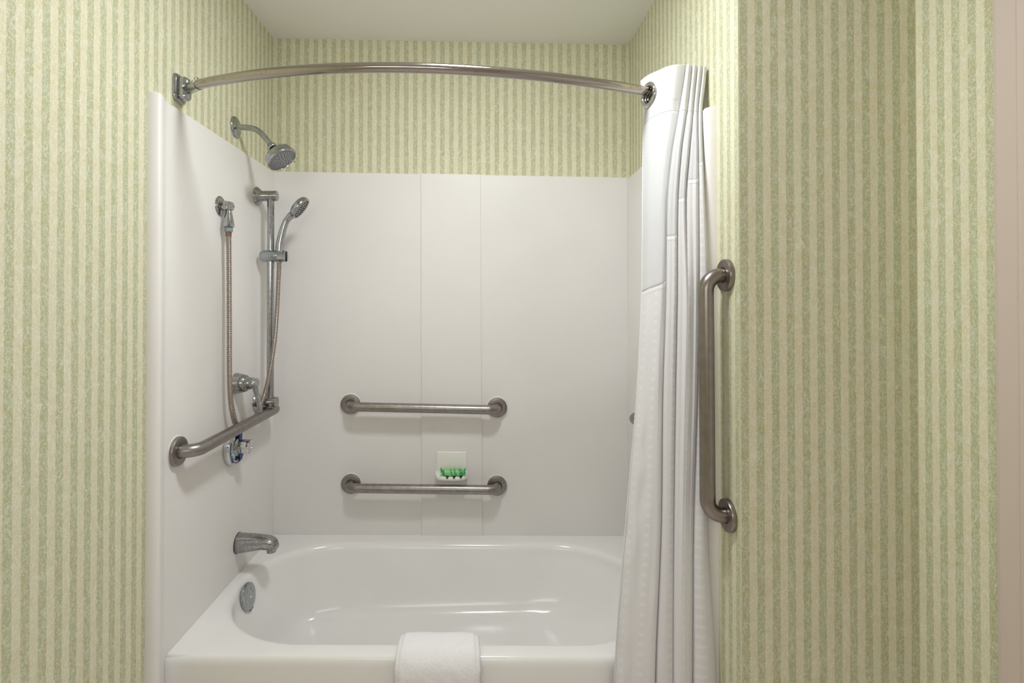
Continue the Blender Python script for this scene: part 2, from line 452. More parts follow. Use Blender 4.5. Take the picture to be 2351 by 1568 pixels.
# overflow plate on the drain end of the basin
oc = onY(570.5, 1369, 1.835); on = Vector((.985, -.02, .17)).normalized()
mb = MB().lathe([(.040, -.010), (.0445, -.006), (.046, -.001), (.0445, .004), (.041, .006), (.030, .0072), (.0, .0075)], oc, on, 48)
op = mb.build('overflow_plate', CHROME, tub, label='round chrome overflow cover')
u, v, n = basis(on)
MB().lathe([(.0055, .0), (.0055, .0015), (.0045, .0028), (0, .003)], oc+on*.007-v*.002, on, 16).build('screw', CHROME_B, op)
mb = MB()
for s in (-1, 1):
    c = oc+on*.0066+v*.022*1+u*.012*s
    mb.lathe([(.0035, 0), (.0035, .0012), (0, .0013)], c, on, 10)
mb.build('mark', CHROME_D, op)
MB().box((-.006, -.004, -.006), (.006, .004, .006), .001)
mb = MB(); c = oc-v*.041+on*.0005
mb.prism([c-u*.012-v*.006, c+u*.012-v*.006, c+u*.012+v*.004, c-u*.012+v*.004], on*.004).build('drain_notch', BLACK, op)

# ---------------------------------------------------------------- grab bars
def grab_bar(p0, p1, nrm, label, mat, group='satin steel grab bars', seal=True):
    p0, p1, nrm = Vector(p0), Vector(p1), Vector(nrm).normalized()
    d = (p1-p0).normalized(); off = .0565; R = .040
    root = thing('grab_bar', (p0+p1)/2, label, 'grab bar', group)
    pts = [p0+nrm*.004, p0+nrm*(off-R)]
    for k in range(1, 13):
        a = math.pi/2*k/12; pts.append(p0+nrm*(off-R)+d*R*(1-math.cos(a))+nrm*R*math.sin(a))
    e0, e1 = p0+nrm*off+d*R, p1+nrm*off-d*R
    for k in range(1, 9): pts.append(e0.lerp(e1, k/8))
    for k in range(1, 13):
        a = math.pi/2*k/12; pts.append(p1+nrm*(off-R)-d*R*(1-math.sin(a))+nrm*R*math.cos(a))
    pts.append(p1+nrm*.004)
    MB().tube(pts, .0190, 32).build('bar', mat, root)
    for p in (p0, p1):
        f = MB().lathe([(.0395, 0), (.0418, .001), (.0420, .009), (.0405, .0118), (.0375, .0128), (.0215, .0128), (.0200, .0115), (.0190, .0110)], p, nrm, 48).build('flange', mat, root)
        if not seal: continue
        up = Vector((0, 0, .0025)) if abs(nrm.z) < .5 else Vector((0, 0, 0))
        MB().lathe([(.0435, 0), (.0435, .0012), (.0425, .0020), (.030, .0021)], p+up+nrm*.0002, nrm, 40).build('sealant', SEAL, f, label='white sealant ring')
    return root
g1, g2 = onY(805.5, 927.6, YB), onY(1141.5, 935, YB)
grab_bar(g1, g2, (0, -1, 0), 'upper horizontal steel grab bar on the back wall, above the soap dish', STEEL)
g1, g2 = onY(806.5, 1110, YB), onY(1141, 1114, YB)
grab_bar(g1, g2, (0, -1, 0), 'lower horizontal steel grab bar on the back wall, below the soap dish', STEEL)
g1 = onX(405, 1036, XL); g2 = Vector((XL, g1.y+.615, g1.z+.004))
grab_bar(g1, g2, (1, 0, 0), 'horizontal steel grab bar on the left panel, crossing in front of the valve', STEEL)
g1, g2 = onX(1670, 632, WR), onX(1675, 1183, WR)
grab_bar(g1, g2, (-1, 0, 0), 'vertical brown-grey steel grab bar on the striped wall beside the curtain', STEEL_D, seal=False)
yR = onX(1451, 966, XR-.0755).y+.075; zR = onX(1451, 966, XR-.0755).z
grab_bar((XR, yR-.01, zR), (XR, yR-.01-.40, zR), (-1, 0, 0), 'steel grab bar mostly hidden behind the shower curtain, only its end showing', STEEL)

# ---------------------------------------------------------------- curtain rod
rp = [onY(px, py, Y) for px, py, Y in ((418, 201, 1.507), (500, 187, 1.461), (653, 164.6, 1.402), (806, 156, 1.378), (959, 155, 1.376), (1112, 162, 1.394), (1266, 178.7, 1.437), (1368, 193, 1.478), (1495, 210.5, 1.532))]
import itertools
def qfit(xs, ys):      # least squares cubic
    A = [[x**k for k in range(4)] for x in xs]
    n = 4; ata = [[sum(r[i]*r[j] for r in A) for j in range(n)] for i in range(n)]; atb = [sum(r[i]*y for r, y in zip(A, ys)) for i in range(n)]
    for i in range(n):
        p = ata[i][i]
        for j in range(i, n): ata[i][j] /= p
        atb[i] /= p
        for k in range(n):
            if k != i:
                f = ata[k][i]
                for j in range(i, n): ata[k][j] -= f*ata[i][j]
                atb[k] -= f*atb[i]
    return atb
cy_ = qfit([p.x for p in rp], [p.y for p in rp]); cz_ = qfit([p.x for p in rp], [p.z for p in rp])
def rod(x): return Vector((x, sum(c*x**k for k, c in enumerate(cy_)), sum(c*x**k for k, c in enumerate(cz_))))
rt = thing('curtain_rod', (-.11, 1.4, 2.0), 'bowed steel shower curtain rod with brown spots spanning the alcove', 'curtain rod')
xa = onY(457, 194, 1.49).x
MB().tube([rod(xa+(WR-.012-xa)*k/60) for k in range(61)], .0136, 28).build('rod', ROD, rt)
pw = rod(WL); dr = (rod(xa+.02)-rod(xa)).normalized()
pe = rod(xa)
def mount(pw, nx, pe, dr):
    # plate: rounded rectangle dome, then hinge body and sleeve
    def rrect(hy, hz, r, x, m=28):
        L = []
        for k in range(m):
            a = 2*math.pi*k/m; c, s_ = math.cos(a), math.sin(a)
            e = .45
            L.append(Vector((x, pw.y+math.copysign(abs(c)**e, c)*hy, pw.z+math.copysign(abs(s_)**e, s_)*hz)))
        return L
    X = pw.x; R = []
    for hy, hz, dx in ((.030, .040, .0), (.031, .041, .003), (.030, .040, .007), (.027, .037, .010)): R.append(rrect(hy, hz, 0, X+nx*dx))
    vs = sum(R, []); m = 28
    fs = [(i*m+k, i*m+(k+1) % m, (i+1)*m+(k+1) % m, (i+1)*m+k) for i in range(len(R)-1) for k in range(m)]
    fs += [tuple(range(m)), tuple((len(R)-1)*m+k for k in range(m))]
    pl = mesh_obj('mount_plate', vs, fs, CHROME, rt)
    R = []
    for hy, hz, dx in ((.017, .033, .008), (.017, .034, .020), (.0155, .033, .027), (.012, .029, .033), (.006, .022, .036)): R.append(rrect(hy, hz, 0, X+nx*dx))
    vs = sum(R, []); fs = [(i*m+k, i*m+(k+1) % m, (i+1)*m+(k+1) % m, (i+1)*m+k) for i in range(len(R)-1) for k in range(m)]
    fs += [tuple(range(m)), tuple((len(R)-1)*m+k for k in range(m))]
    mesh_obj('hinge_body', vs, fs, CHROME, pl, angle=60)
    c0 = Vector((X+nx*.026, pw.y, pw.z))
    MB().tube([c0, c0.lerp(pe, .5), pe+dr*.003], [.0165, .0155, .0155], 28).build('sleeve', CHROME, rt)
    MB().lathe([(.006, 0), (.006, .006), (.004, .008), (0, .0085)], pe-dr*.004+Vector((0, -.002, .012)), (0, -.25, 1), 16).build('set_screw', CHROME, rt)
mount(pw, 1, pe, dr)
pwR = rod(WR); mount(pwR, -1, rod(WR-.05), Vector((0, 0, 0)))

# ---------------------------------------------------------------- shower head
sf = onX(540, 292, WL)
sh = thing('overhead_shower', sf, 'round chrome shower head on bent arm above the left panel', 'shower head')
MB().lathe([(.036, 0), (.0385, .001), (.0375, .004), (.033, .0075), (.025, .010), (.014, .0115), (.012, .013)], sf, (1, 0, 0), 48).build('flange', CHROME, sh)
yh = sf.y
P = lambda px, py, Y=yh: onY(px, py, Y)
armp = [sf+Vector((.004, 0, 0)), P(558, 292), P(578, 294.5), P(592, 300), P(606, 313), P(622, 333)]
MB().tube(spline(armp, 8), .0105, 20).build('arm', CHROME, sh)
MB().lathe([(.0125, 0), (.0125, .008), (.0105, .009)], sf+Vector((.009, 0, 0)), (1, 0, 0), 24).build('collar', CHROME_B, sh)
hn = Vector((.60, -.12, -.79)).normalized()
fc_ = P(649, 368, yh-.01)
base = fc_-hn*.056
MB().lathe([(.013, -.004), (.015, .0), (.017, .004), (.0165, .010), (.0145, .013)], P(623, 335)-hn*.002, (fc_-P(623, 335)), 24).build('swivel_nut', CHROME, sh)
MB().lathe([(.013, .0), (.018, .008), (.030, .017), (.044, .022), (.0505, .026), (.0520, .030), (.0520, .042), (.0550, .045), (.0560, .049), (.0545, .0540), (.0515, .0555), (.0505, .0530), (.0, .0530)], base, hn, 56).build('head', CHROME, sh)
u, v, n = basis(hn)
fpl = MB().lathe([(.0500, -.001), (.0500, .0008), (.0470, .0012), (0, .0012)], fc_-hn*.0035, hn, 48).build('face_plate', plain('face_grey', (.36, .375, .39), .35, .3), sh)
mb = MB(); cpt = fc_-hn*.0023
for r, m in ((.006, 3), (.014, 8), (.021, 14), (.028, 14), (.035, 22), (.041, 26), (.0455, 28)):
    for k in range(m):
        a = 2*math.pi*k/m+r*77; c = cpt+(u*math.cos(a)+v*math.sin(a))*r
        mb.lathe([(.0022 if r in (.014, .028) else .0015, 0), (.0013, .0016), (0, .0017)], c, hn, 7)
nz = mb.build('nozzle', BLACK, sh, label='black rubber spray nozzles'); nz['kind'] = 'stuff'
hd = P(672, 372, yh-.03)
MB().tube([fc_+u*0-hn*.008+(hd-fc_).normalized()*.05, hd+(hd-fc_).normalized()*.012], [.0035, .0022], 10).build('spray_lever', CHROME, sh)

# ---------------------------------------------------------------- supply elbow, slide bar, hand shower
ef = onX(505, 473, XL)
el = thing('hose_outlet', ef, 'chrome wall elbow feeding the ribbed hose, left of the slide bar', 'water outlet')
MB().lathe([(.031, 0), (.0335, .001), (.0325, .0035), (.028, .0055), (.012, .0075)], ef, (1, 0, 0), 40).build('flange', CHROME_D, el)
X0 = onY(525, 500, ef.y+.004)
ex, ey = X0.x, X0.y
zt = onY(520, 464, ey).z; zb_ = onY(522, 483, ey).z
MB().box((XL+.006, ey-.016, zb_), (ex+.004, ey+.012, zt+.002), .004).build('elbow_block', CHROME_D, el)
MB().lathe([(.015, -.004), (.0165, 0), (.0165, .012), (.0145, .015)], (ex-.002, ey, (zt+zb_)/2), (1, -.25, 0), 6).build('hex_nut', CHROME_D, el)
zs = onY(525, 481, ey).z; ze = onY(525, 521, ey).z
MB().lathe([(.0085, 0), (.0100, .006), (.0118, .016), (.0150, .034), (.0178, .050), (.0182, zs-ze), (.0165, zs-ze+.001)], (ex, ey, zs), (0, 0, -1), 28).build('outlet_cone', CHROME, el)
MB().lathe([(.012, 0), (.0138, .002), (.0138, .013), (.0125, .016)], (ex, ey, ze-.001), (0, 0, -1), 10).build('coupling_nut', GREYN, el)

bt, bb = onX(590, 450, XL), onX(592, 921, XL)
sb_y = bt.y
sl = thing('slide_bar', (XL, sb_y, bb.z), 'vertical chrome slide bar holding the hand shower in the left corner', 'slide bar')
px_ = onY(621.5, 600, sb_y).x
for c, z in ((0, bt.z), (1, bb.z)):
    end = onY(637, 454 if c == 0 else 921, sb_y).x
    yy = sb_y
    MB().lathe([(.034, 0), (.0360, .001), (.0350, .005), (.029, .011), (.0225, .018), (.0203, .022), (.0203, end-XL-.005), (.0190, end-XL-.001), (.013, end-XL)], (XL, yy, z), (1, 0, 0), 40).build('mount', CHROME_D, sl)
MB().tube([(px_, sb_y, bb.z-.030), (px_, sb_y, bt.z+.004)], .0137, 28).build('bar', CHROME, sl)
szz = onY(626, 588, sb_y).z; sx0, sx1 = onY(597, 588, sb_y-.01).x, onY(655, 588, sb_y-.01).x
o = MB().lathe([(.012, 0), (.019, .002), (.0225, .008), (.0232, .016), (.0232, sx1-sx0-.030), (.0215, sx1-sx0-.026)], (sx0, sb_y-.004, szz), (1, -.02, 0), 36).build('slider', plain('slider_chrome', (.40, .43, .46), .22, 1, var=.1), sl, label='grey chrome sliding bracket')
# forked holder at the end of the slider
hx0 = sx1-.028
mb = MB()
for s in (-1, 1):
    R = []
    arc = [(.0225*math.cos(a), .0225*math.sin(a)) for a in [math.radians(-75+150*k/10) for k in range(11)]]
    poly = [(hx0+.001, sb_y-.004+s*.010, szz-.021), (hx0+.001, sb_y-.004+s*.021, szz-.015), (hx0+.001, sb_y-.004+s*.0225, szz+.0),
            (hx0+.001, sb_y-.004+s*.021, szz+.015), (hx0+.001, sb_y-.004+s*.010, szz+.021)]
    mb.prism(poly, (.028, 0, 0))
mb.build('fork', CHROME, o)

hs_y = sb_y-.004
hand = thing('hand_shower', (hx0, hs_y, szz), 'chrome hand shower on a ribbed metal hose hanging from slide bar', 'hand shower')
hp = [onY(641.5, 600, hs_y), onY(641.8, 578, hs_y), onY(643, 560, hs_y), onY(646.6, 540, hs_y), onY(651.5, 522, hs_y), onY(659, 505, hs_y), onY(671, 492, hs_y)]
hrad = [.0105, .0155, .0152, .0142, .0128, .0125, .0150]
hs = spline(hp, 8); rad = []
for i in range(len(hs)):
    t = i/8; k = min(int(t), 5); rad.append(hrad[k]+(hrad[k+1]-hrad[k])*(t-k))
MB().tube(hs, rad, 28).build('handle', CHROME, hand)
MB().lathe([(.010, 0), (.0115, .002), (.0115, .030), (.010, .032)], onY(641.5, 603, hs_y), (0, 0, 1), 24).build('cone_end', CHROME_D, hand)
hc = onY(690, 478, hs_y); hnn = Vector((.80, .08, -.60)).normalized()
MB().lathe([(.010, -.024), (.024, -.0235), (.036, -.021), (.0445, -.015), (.0480, -.006), (.0485, .002), (.0465, .005), (.044, .0055), (.0, .0050)], hc, hnn, 48).build('spray_head', CHROME, hand)
u, v, n = basis(hnn); mb = MB()
for r, m in ((.0, 1), (.010, 6), (.019, 12), (.027, 16), (.034, 22), (.039, 26)):
    for k in range(m):
        a = 2*math.pi*k/max(m, 1)+r*50
        mb.lathe([(.0020, 0), (.0016, .0025), (0, .0027)], hc+hnn*.005+(u*math.cos(a)+v*math.sin(a))*r, hnn, 7)
nz = mb.build('nozzle', BLACK, hand, label='black rubber spray nozzles'); nz['kind'] = 'stuff'
# ribbed hose, one piece from the handle to the wall elbow
zc = ze-.017
hb = [onY(641.5, 603, hs_y), onY(639.5, 640, hs_y-.012), onY(636, 710, hs_y-.022), onY(630.5, 780, hs_y-.024), onY(620, 850, hs_y-.024), onY(606, 910, hs_y-.03),
      onY(589, 952, hs_y-.06), onY(574, 974, hs_y-.10), onY(558, 983, hs_y-.15), onY(546, 978, 1.82), onY(538.5, 965, 1.79), onY(530.5, 925, 1.765), onY(527, 870, 1.758), onY(526.5, 780, 1.756), onY(526, 650, 1.756), onY(525.3, 570, ey), Vector((ex, ey, zc))]
hp_ = []
hb_ = []
for p in hb:
    p = Vector(p); p.x = max(p.x, XL+.0105); hb_.append(p)
cur = spline(hb_, 24)
# resample evenly
acc = [0]
for a, b in zip(cur, cur[1:]): acc.append(acc[-1]+(b-a).length)
Lh = acc[-1]; step = .0015; nn = int(Lh/step); j = 0; pts = []; rad = []
for i in range(nn+1):
    s = Lh*i/nn
    while j < len(acc)-2 and acc[j+1] < s: j += 1
    t = (s-acc[j])/(acc[j+1]-acc[j]); pts.append(cur[j].lerp(cur[j+1], t))
    rad.append(.0080+.0010*(1 if i % 4 in (1, 2) else -1))
MB().tube(pts, rad, 14).build('hose', HOSE, hand, label='ribbed metal hose', angle=80)
MB().tube([Vector((ex, ey, zc+.001)), Vector((ex, ey, zc-.016))], [.0093, .0093], 16).build('hose_ferrule', plain('copper_ferrule', (.24, .16, .12), .4, 1), hand)

# ---------------------------------------------------------------- diverter lever
df = onX(541, 880, XL)
dv = thing('diverter_handle', df, 'chrome diverter with conical base and drooping lever, left of the slide bar foot', 'shower handle')
MB().lathe([(.036, 0), (.0375, .001), (.0370, .005), (.0335, .022), (.0300, .038), (.0285, .040), (.0255, .0405), (.0255, .043), (.0235, .045)], df, (1, 0, 0), 40).build('base', CHROME_D, dv)
k0 = df+Vector((.043, 0, 0))
MB().lathe([(.022, 0), (.0235, .002), (.0225, .010), (.0185, .019), (.0175, .034), (.0165, .038), (.010, .040), (0, .0405)], k0-Vector((.002, 0, 0)), (1, -.05, .03), 16).build('hub', CHROME, dv)
yl = df.y-.008
lv = [onY(575, 876, yl+.006), onY(580, 881, yl), onY(585, 886, yl), onY(588, 900, yl), onY(592.5, 918, yl), onY(596.5, 936, yl), onY(597.5, 947, yl)]
lvs = spline(lv, 6); m = len(lvs)
MB().tube(lvs, [.0175-.0095*min(1, i/(m*.55))+.002*max(0, (i/m-.6)) if i < m-1 else .004 for i in range(m)], 20).build('lever', CHROME, dv)

# ---------------------------------------------------------------- pressure valve with coloured arcs
vf = onX(532, 1025, XL)
vv = thing('shower_valve', vf, 'chrome shower valve dial with blue and red arcs below the left grab bar', 'shower valve')
Rv = .066
pl = MB().lathe([(Rv-.003, 0), (Rv, .002), (Rv, .017), (Rv-.0015, .0205), (Rv-.004, .0215), (.02, .0235), (.0, .0235)], vf, (1, 0, 0), 64).build('escutcheon', CHROME_B, vv)
def arc_band(name, a0, a1, r0, r1, mat):
    m = 20; vs = []; fs = []
    for lay in (0, 1):
        for r in (r0, r1):
            for k in range(m+1):
                a = math.radians(a0+(a1-a0)*k/m)
                vs.append(vf+Vector((.0215+(.0234-.0215)*(Rv-.004-r)/(Rv-.024)+.0004+lay*.0008, -r*math.sin(a), r*math.cos(a))))
    A = m+1
    for k in range(m):
        fs += [(2*A+k, 2*A+k+1, 3*A+k+1, 3*A+k), (k, k+1, A+k+1, A+k), (A+k, A+k+1, 3*A+k+1, 3*A+k), (k, k+1, 2*A+k+1, 2*A+k)]
    fs += [(0, A, 3*A, 2*A), (m, A+m, 3*A+m, 2*A+m)]
    return mesh_obj(name, vs, fs, mat, pl)
# angle 0 is up, positive towards the room
arc_band('cold_arc', 62, 168, .0535, .0575, BLUE)['label'] = 'blue arc'
arc_band('hot_arc', 172, 235, .0535, .0575, RED)['label'] = 'red arc'
arc_band('arrow_mark', -8, 8, .050, .058, RED)['label'] = 'red mark'
for a in range(70, 240, 17): arc_band('tick_mark', a, a+2.2, .044, .049, BLACK)
kb = MB().lathe([(.034, .0), (.034, .003), (.031, .006), (.026, .008)], vf+Vector((.0225, 0, 0)), (1, 0, 0), 48).build('knob_collar', CHROME_D, vv)
prof = []
mb = MB(); vs = []; fs = []; seg = 48
for r, h in ((.0225, .006), (.0235, .010), (.0235, .040), (.0225, .0435), (.018, .0455), (.0085, .0460), (.0078, .0445), (0.0001, .0445)):
    for k in range(seg):
        a = 2*math.pi*k/seg; f = 1+(.06*math.cos(6*a) if r > .02 else 0)
        vs.append(vf+Vector((.0225+h, r*f*math.cos(a), r*f*math.sin(a))))
for i in range(7):
    for k in range(seg): fs.append((i*seg+k, i*seg+(k+1) % seg, (i+1)*seg+(k+1) % seg, (i+1)*seg+k))
fs += [tuple(range(seg)), tuple(7*seg+k for k in range(seg))]
mesh_obj('knob', vs, fs, CHROME_B, vv, angle=45)
# blade of the temperature lever in deep blue
for s, nm in ((1, 'pointer'), (-1, 'pointer')):
    c = vf+Vector((.026, 0, 0))
    mesh_obj(nm, *(lambda b: (b.v, b.f))(MB().prism([c+Vector((0, -.010, s*.020)), c+Vector((0, .010, s*.020)), c+Vector((0, .014, s*.046)), c+Vector((0, -.006, s*.050))], (.006, 0, 0))), DEEP, vv, smooth=False, label='dark blue pointer tab')

# ---------------------------------------------------------------- tub spout
tf = onX(546, 1246.5, XL)
ts = thing('tub_spout', tf, 'worn chrome tub spout on the left panel above the basin', 'tub spout')
R = []; m = 32
tip = onY(637, 1250, tf.y).x-XL
for dx, zc_, hy, hz, e in ((0, 0, .0330, .0345, 1), (.003, 0, .0342, .0355, 1), (.03, .0015, .0320, .0325, .95), (.06, .003, .0295, .0285, .85), (.09, .0035, .0270, .0240, .75), (.115, .001, .0255, .0220, .65), (tip-.015, -.004, .0245, .0210, .6), (tip-.006, -.008, .0220, .0165, .6), (tip, -.012, .0160, .0085, .7)):
    L = []
    for k in range(m):
        a = 2*math.pi*k/m; c, s = math.cos(a), math.sin(a)
        L.append(tf+Vector((dx, math.copysign(abs(c)**e, c)*hy, zc_+math.copysign(abs(s)**e, s)*hz)))
    R.append(L)
vs = sum(R, []); fs = [(i*m+k, i*m+(k+1) % m, (i+1)*m+(k+1) % m, (i+1)*m+k) for i in range(len(R)-1) for k in range(m)]
fs += [tuple(range(m)), tuple((len(R)-1)*m+k for k in range(m))]
body = mesh_obj('spout_body', vs, fs, CHROME_D, ts, angle=50)
MB().lathe([(.013, -.012), (.0165, 0), (.0165, .010), (.0145, .010), (.013, .004), (0, .004)], tf+Vector((tip-.022, 0, -.022)), (.05, 0, -1), 24, ).build('outlet_lip', CHROME_D, ts)
MB().lathe([(.0365, -.0002), (.0368, .0015), (.0345, .0025)], tf, (1, 0, 0), 40).build('gasket', BLACK, ts)

# ---------------------------------------------------------------- soap dish and soap
yd = YB-.0045
d0, d1 = onY(1003, 1036, yd), onY(1071.5, 1094, yd)
sd = thing('soap_dish', ((d0.x+d1.x)/2, yd, d1.z), 'small white wall soap dish with slotted tray between the two back grab bars', 'soap dish')
MB().box((d0.x, yd-.009, d1.z-.006), (d1.x, yd-.0001, d0.z), .004).build('back_plate', WHITEP, sd)
tx0, tx1 = d0.x-.004, d1.x+.003; tcx = (tx0+tx1)/2; hw = (tx1-tx0)/2
dep = .052
def fronty(x): t = (x-tcx)/hw; return yd-.020-dep*math.sqrt(max(0, 1-abs(t)**3.2))*.62-.010
zt_ = onY(1036, 1092, yd-.03).z
cols = 36; vs = []; fs = []
prof_ = lambda x: [(yd-.001, zt_+.010), (yd-.012, zt_+.010), (yd-.016, zt_+.001), (fronty(x)+.007, zt_), (fronty(x)+.002, zt_+.0015), (fronty(x), zt_-.001), (fronty(x)+.001, zt_-.010), (fronty(x)+.008, zt_-.0150), (yd-.001, zt_-.018)]
for i in range(cols+1):
    x = tx0+(tx1-tx0)*i/cols
    edge = .004*max(0, 1-min(x-tx0, tx1-x)/.010)
    for (y, z) in prof_(x): vs.append((x, y, z+(edge if z > zt_-.002 else 0)))
k_ = 9
for i in range(cols):
    for j in range(k_): fs.append((i*k_+j, i*k_+(j+1) % k_, (i+1)*k_+(j+1) % k_, (i+1)*k_+j))
fs += [tuple(range(k_)), tuple(cols*k_+j for j in range(k_))]
tray = mesh_obj('tray', vs, fs, WHITEP, sd, angle=50)
for px in (1027, 1042.5, 1058):
    x = onY(px, 1094, yd-.05).x
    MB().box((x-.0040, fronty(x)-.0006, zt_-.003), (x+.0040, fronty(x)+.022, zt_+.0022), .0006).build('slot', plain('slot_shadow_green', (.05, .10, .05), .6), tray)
for i in range(4):
    xa_ = (tx0+.018, onY(1027, 1094, yd-.05).x+.0065, onY(1042.5, 1094, yd-.05).x+.0065, onY(1058, 1094, yd-.05).x+.0065)[i]
    xb_ = (onY(1027, 1094, yd-.05).x-.0065, onY(1042.5, 1094, yd-.05).x-.0065, onY(1058, 1094, yd-.05).x-.0065, tx1-.014)[i]
    MB().box((xa_, fronty((xa_+xb_)/2)+.003, zt_-.002), (xb_, yd-.018, zt_+.0034), .0012).build('rib', WHITEP, tray)
# wrapped soap bar
s0, s1 = onY(1017, 1086, yd-.035), onY(1062.5, 1086, yd-.035)
sx0_, sx1_ = s0.x, s1.x; sz = zt_+.0034; sy = yd-.036; hz = .0125; hy_ = .0185
uvs = []; vs = []; fs = []; m = 28; secs = 24
ends = .010
for i in range(secs+1):
    t = i/secs; x = sx0_-ends*.4+(sx1_-sx0_+ends*.8)*t
    e = min(t, 1-t)*secs
    k = min(1, .62+.38*math.sin(min(1, e/3)*math.pi/2))
    for j in range(m):
        a = 2*math.pi*j/m; c, s = math.cos(a), math.sin(a)
        wr = 1+.025*noise.noise(Vector((x*300, c*3, s*3)))
        vs.append((x, sy+math.copysign(abs(c)**.6, c)*hy_*k*wr, sz+hz+math.copysign(abs(s)**.6, s)*hz*k*wr)); uvs.append((t, s))
for i in range(secs):
    for j in range(m): fs.append((i*m+j, i*m+(j+1) % m, (i+1)*m+(j+1) % m, (i+1)*m+j))
fs += [tuple(range(m)), tuple(secs*m+j for j in range(m))]
so = thing('soap_bar', ((sx0_+sx1_)/2, sy, sz), 'small soap bar in striped green wrapper lying in the soap dish', 'soap')
mesh_obj('wrapped_bar', vs, fs, SOAP, so, uvs=uvs, angle=70)
for side, x0_, hh in ((-1, sx0_-ends*.35, .019), (1, sx1_+ends*.35, .0135)):
    vs = []; fs = []; a_, b__ = 5, 12
    for i in range(a_):
        for j in range(b__):
            t = i/(a_-1); q = j/(b__-1)
            yy = (q-.5)*2*.016*(.55+.6*t)
            vs.append((x0_+side*t*.007+.0015*math.sin(q*17+side), sy+yy*.8, sz+hz+(q-.5)*2*hh*(.35+.65*t)*1.0+.002*t))
    for i in range(a_-1):
        for j in range(b__-1): fs.append((i*b__+j, (i+1)*b__+j, (i+1)*b__+j+1, i*b__+j+1))
    vs2 = vs+[(x+.0008, y-.0008, z) for x, y, z in vs]; nv = len(vs)
    fs = fs+[tuple(k+nv for k in f) for f in fs]
    mesh_obj('wrapper_end', vs2, fs, plain('wrapper_green', (.03, .33, .11), .3), so, label='dark green crimped wrapper end')

# ---------------------------------------------------------------- folded bath mat over the rim
th = .0135     # half thickness
path = spline([(1.552, .30), (1.545, .34), (1.528, .385), (1.505, .408), (1.470, .4105), (1.443, .402), (1.4255, .375), (1.422, .33), (1.424, .25), (1.425, .12), (1.425, .06)], 1) if False else None
pp = [Vector((0, y, z)) for y, z in ((1.553, .27), (1.546, .33), (1.533, .378), (1.510, .4065), (1.478, .4095), (1.447, .4030), (1.4270, .381), (1.4225, .34), (1.4245, .25), (1.426, .16), (1.427, .07))]
pp = spline(pp, 24)
acc = [0]
for a, b in zip(pp, pp[1:]): acc.append(acc[-1]+(b-a).length)
NSs = 190; j = 0; cen = []
for i in range(NSs+1):
    s = acc[-1]*i/NSs
    while j < len(acc)-2 and acc[j+1] < s: j += 1
    cen.append(pp[j].lerp(pp[j+1], (s-acc[j])/(acc[j+1]-acc[j])))
vs = []; fs = []
hw0 = .119; xm = onY(1004, 1500, 1.42).x
prs = []   # perimeter of the section (w across, t through)
NWd = 96
rc = .011
for k in range(NWd+1): prs.append((-1+2*k/NWd, 1))
for k in range(1, 8): a = math.pi/2-math.pi*k/8; prs.append((1+.0*k, math.sin(a))) if False else prs.append((1, math.sin(a), math.cos(a)))
for k in range(NWd+1): prs.append((1-2*k/NWd, -1))
for k in range(1, 8): a = -math.pi/2+math.pi*k/8; prs.append((-1, math.sin(a), math.cos(a)))
m = len(prs)
for i, c in enumerate(cen):
    t = (cen[min(i+1, NSs)]-cen[max(i-1, 0)]).normalized(); nn = Vector((0, -t.z, t.y))
    if nn.z < -.5 or nn.y > .5: nn = -nn
    nn = Vector((0, t.z, -t.y))
    # outward: away from the tub
    if (c+nn*.01-Vector((0, 1.49, .36))).length < (c-nn*.01-Vector((0, 1.49, .36))).length: nn = -nn
    s = i/NSs
    hw = hw0*(1-.030*math.exp(-((s-.30)/.13)**2)) + .0015*math.sin(s*21)
    xo = xm+.0
    for pr in prs:
        wv, tv = pr[0], pr[1]; bulge = pr[2]*.010 if len(pr) > 2 else 0
        x = wv*(hw-.010)+math.copysign(bulge, wv)
        thk = th*(1-.35*max(0, abs(wv)-.93)/.07 if len(pr) == 2 else .80)
        # soft shoulder where the fold turns over
        sag = -.006*max(0, (abs(x)/hw)**8)*math.exp(-((s-.33)/.16)**2)
        p = c+nn*(tv*thk+sag)+Vector((xo+x, 0, 0))
        q = p*330; dsp = .0011*noise.noise(q)+.0006*noise.noise(p*700)+.0012*noise.noise(p*40)
        p += nn*dsp*tv + Vector((math.copysign(1, wv)*dsp, 0, 0))*(1 if len(pr) > 2 else 0)
        vs.append(p)
for i in range(NSs):
    for k in range(m): fs.append((i*m+k, i*m+(k+1) % m, (i+1)*m+(k+1) % m, (i+1)*m+k))
fs += [tuple(range(m)), tuple(NSs*m+k for k in range(m))]
tw = mesh_obj('folded_bath_mat', vs, fs, TOWEL, angle=180)
tag(tw, 'white terry bath mat folded over the front rim of the tub', 'bath mat'); recenter(tw, (xm, 1.47, .40))

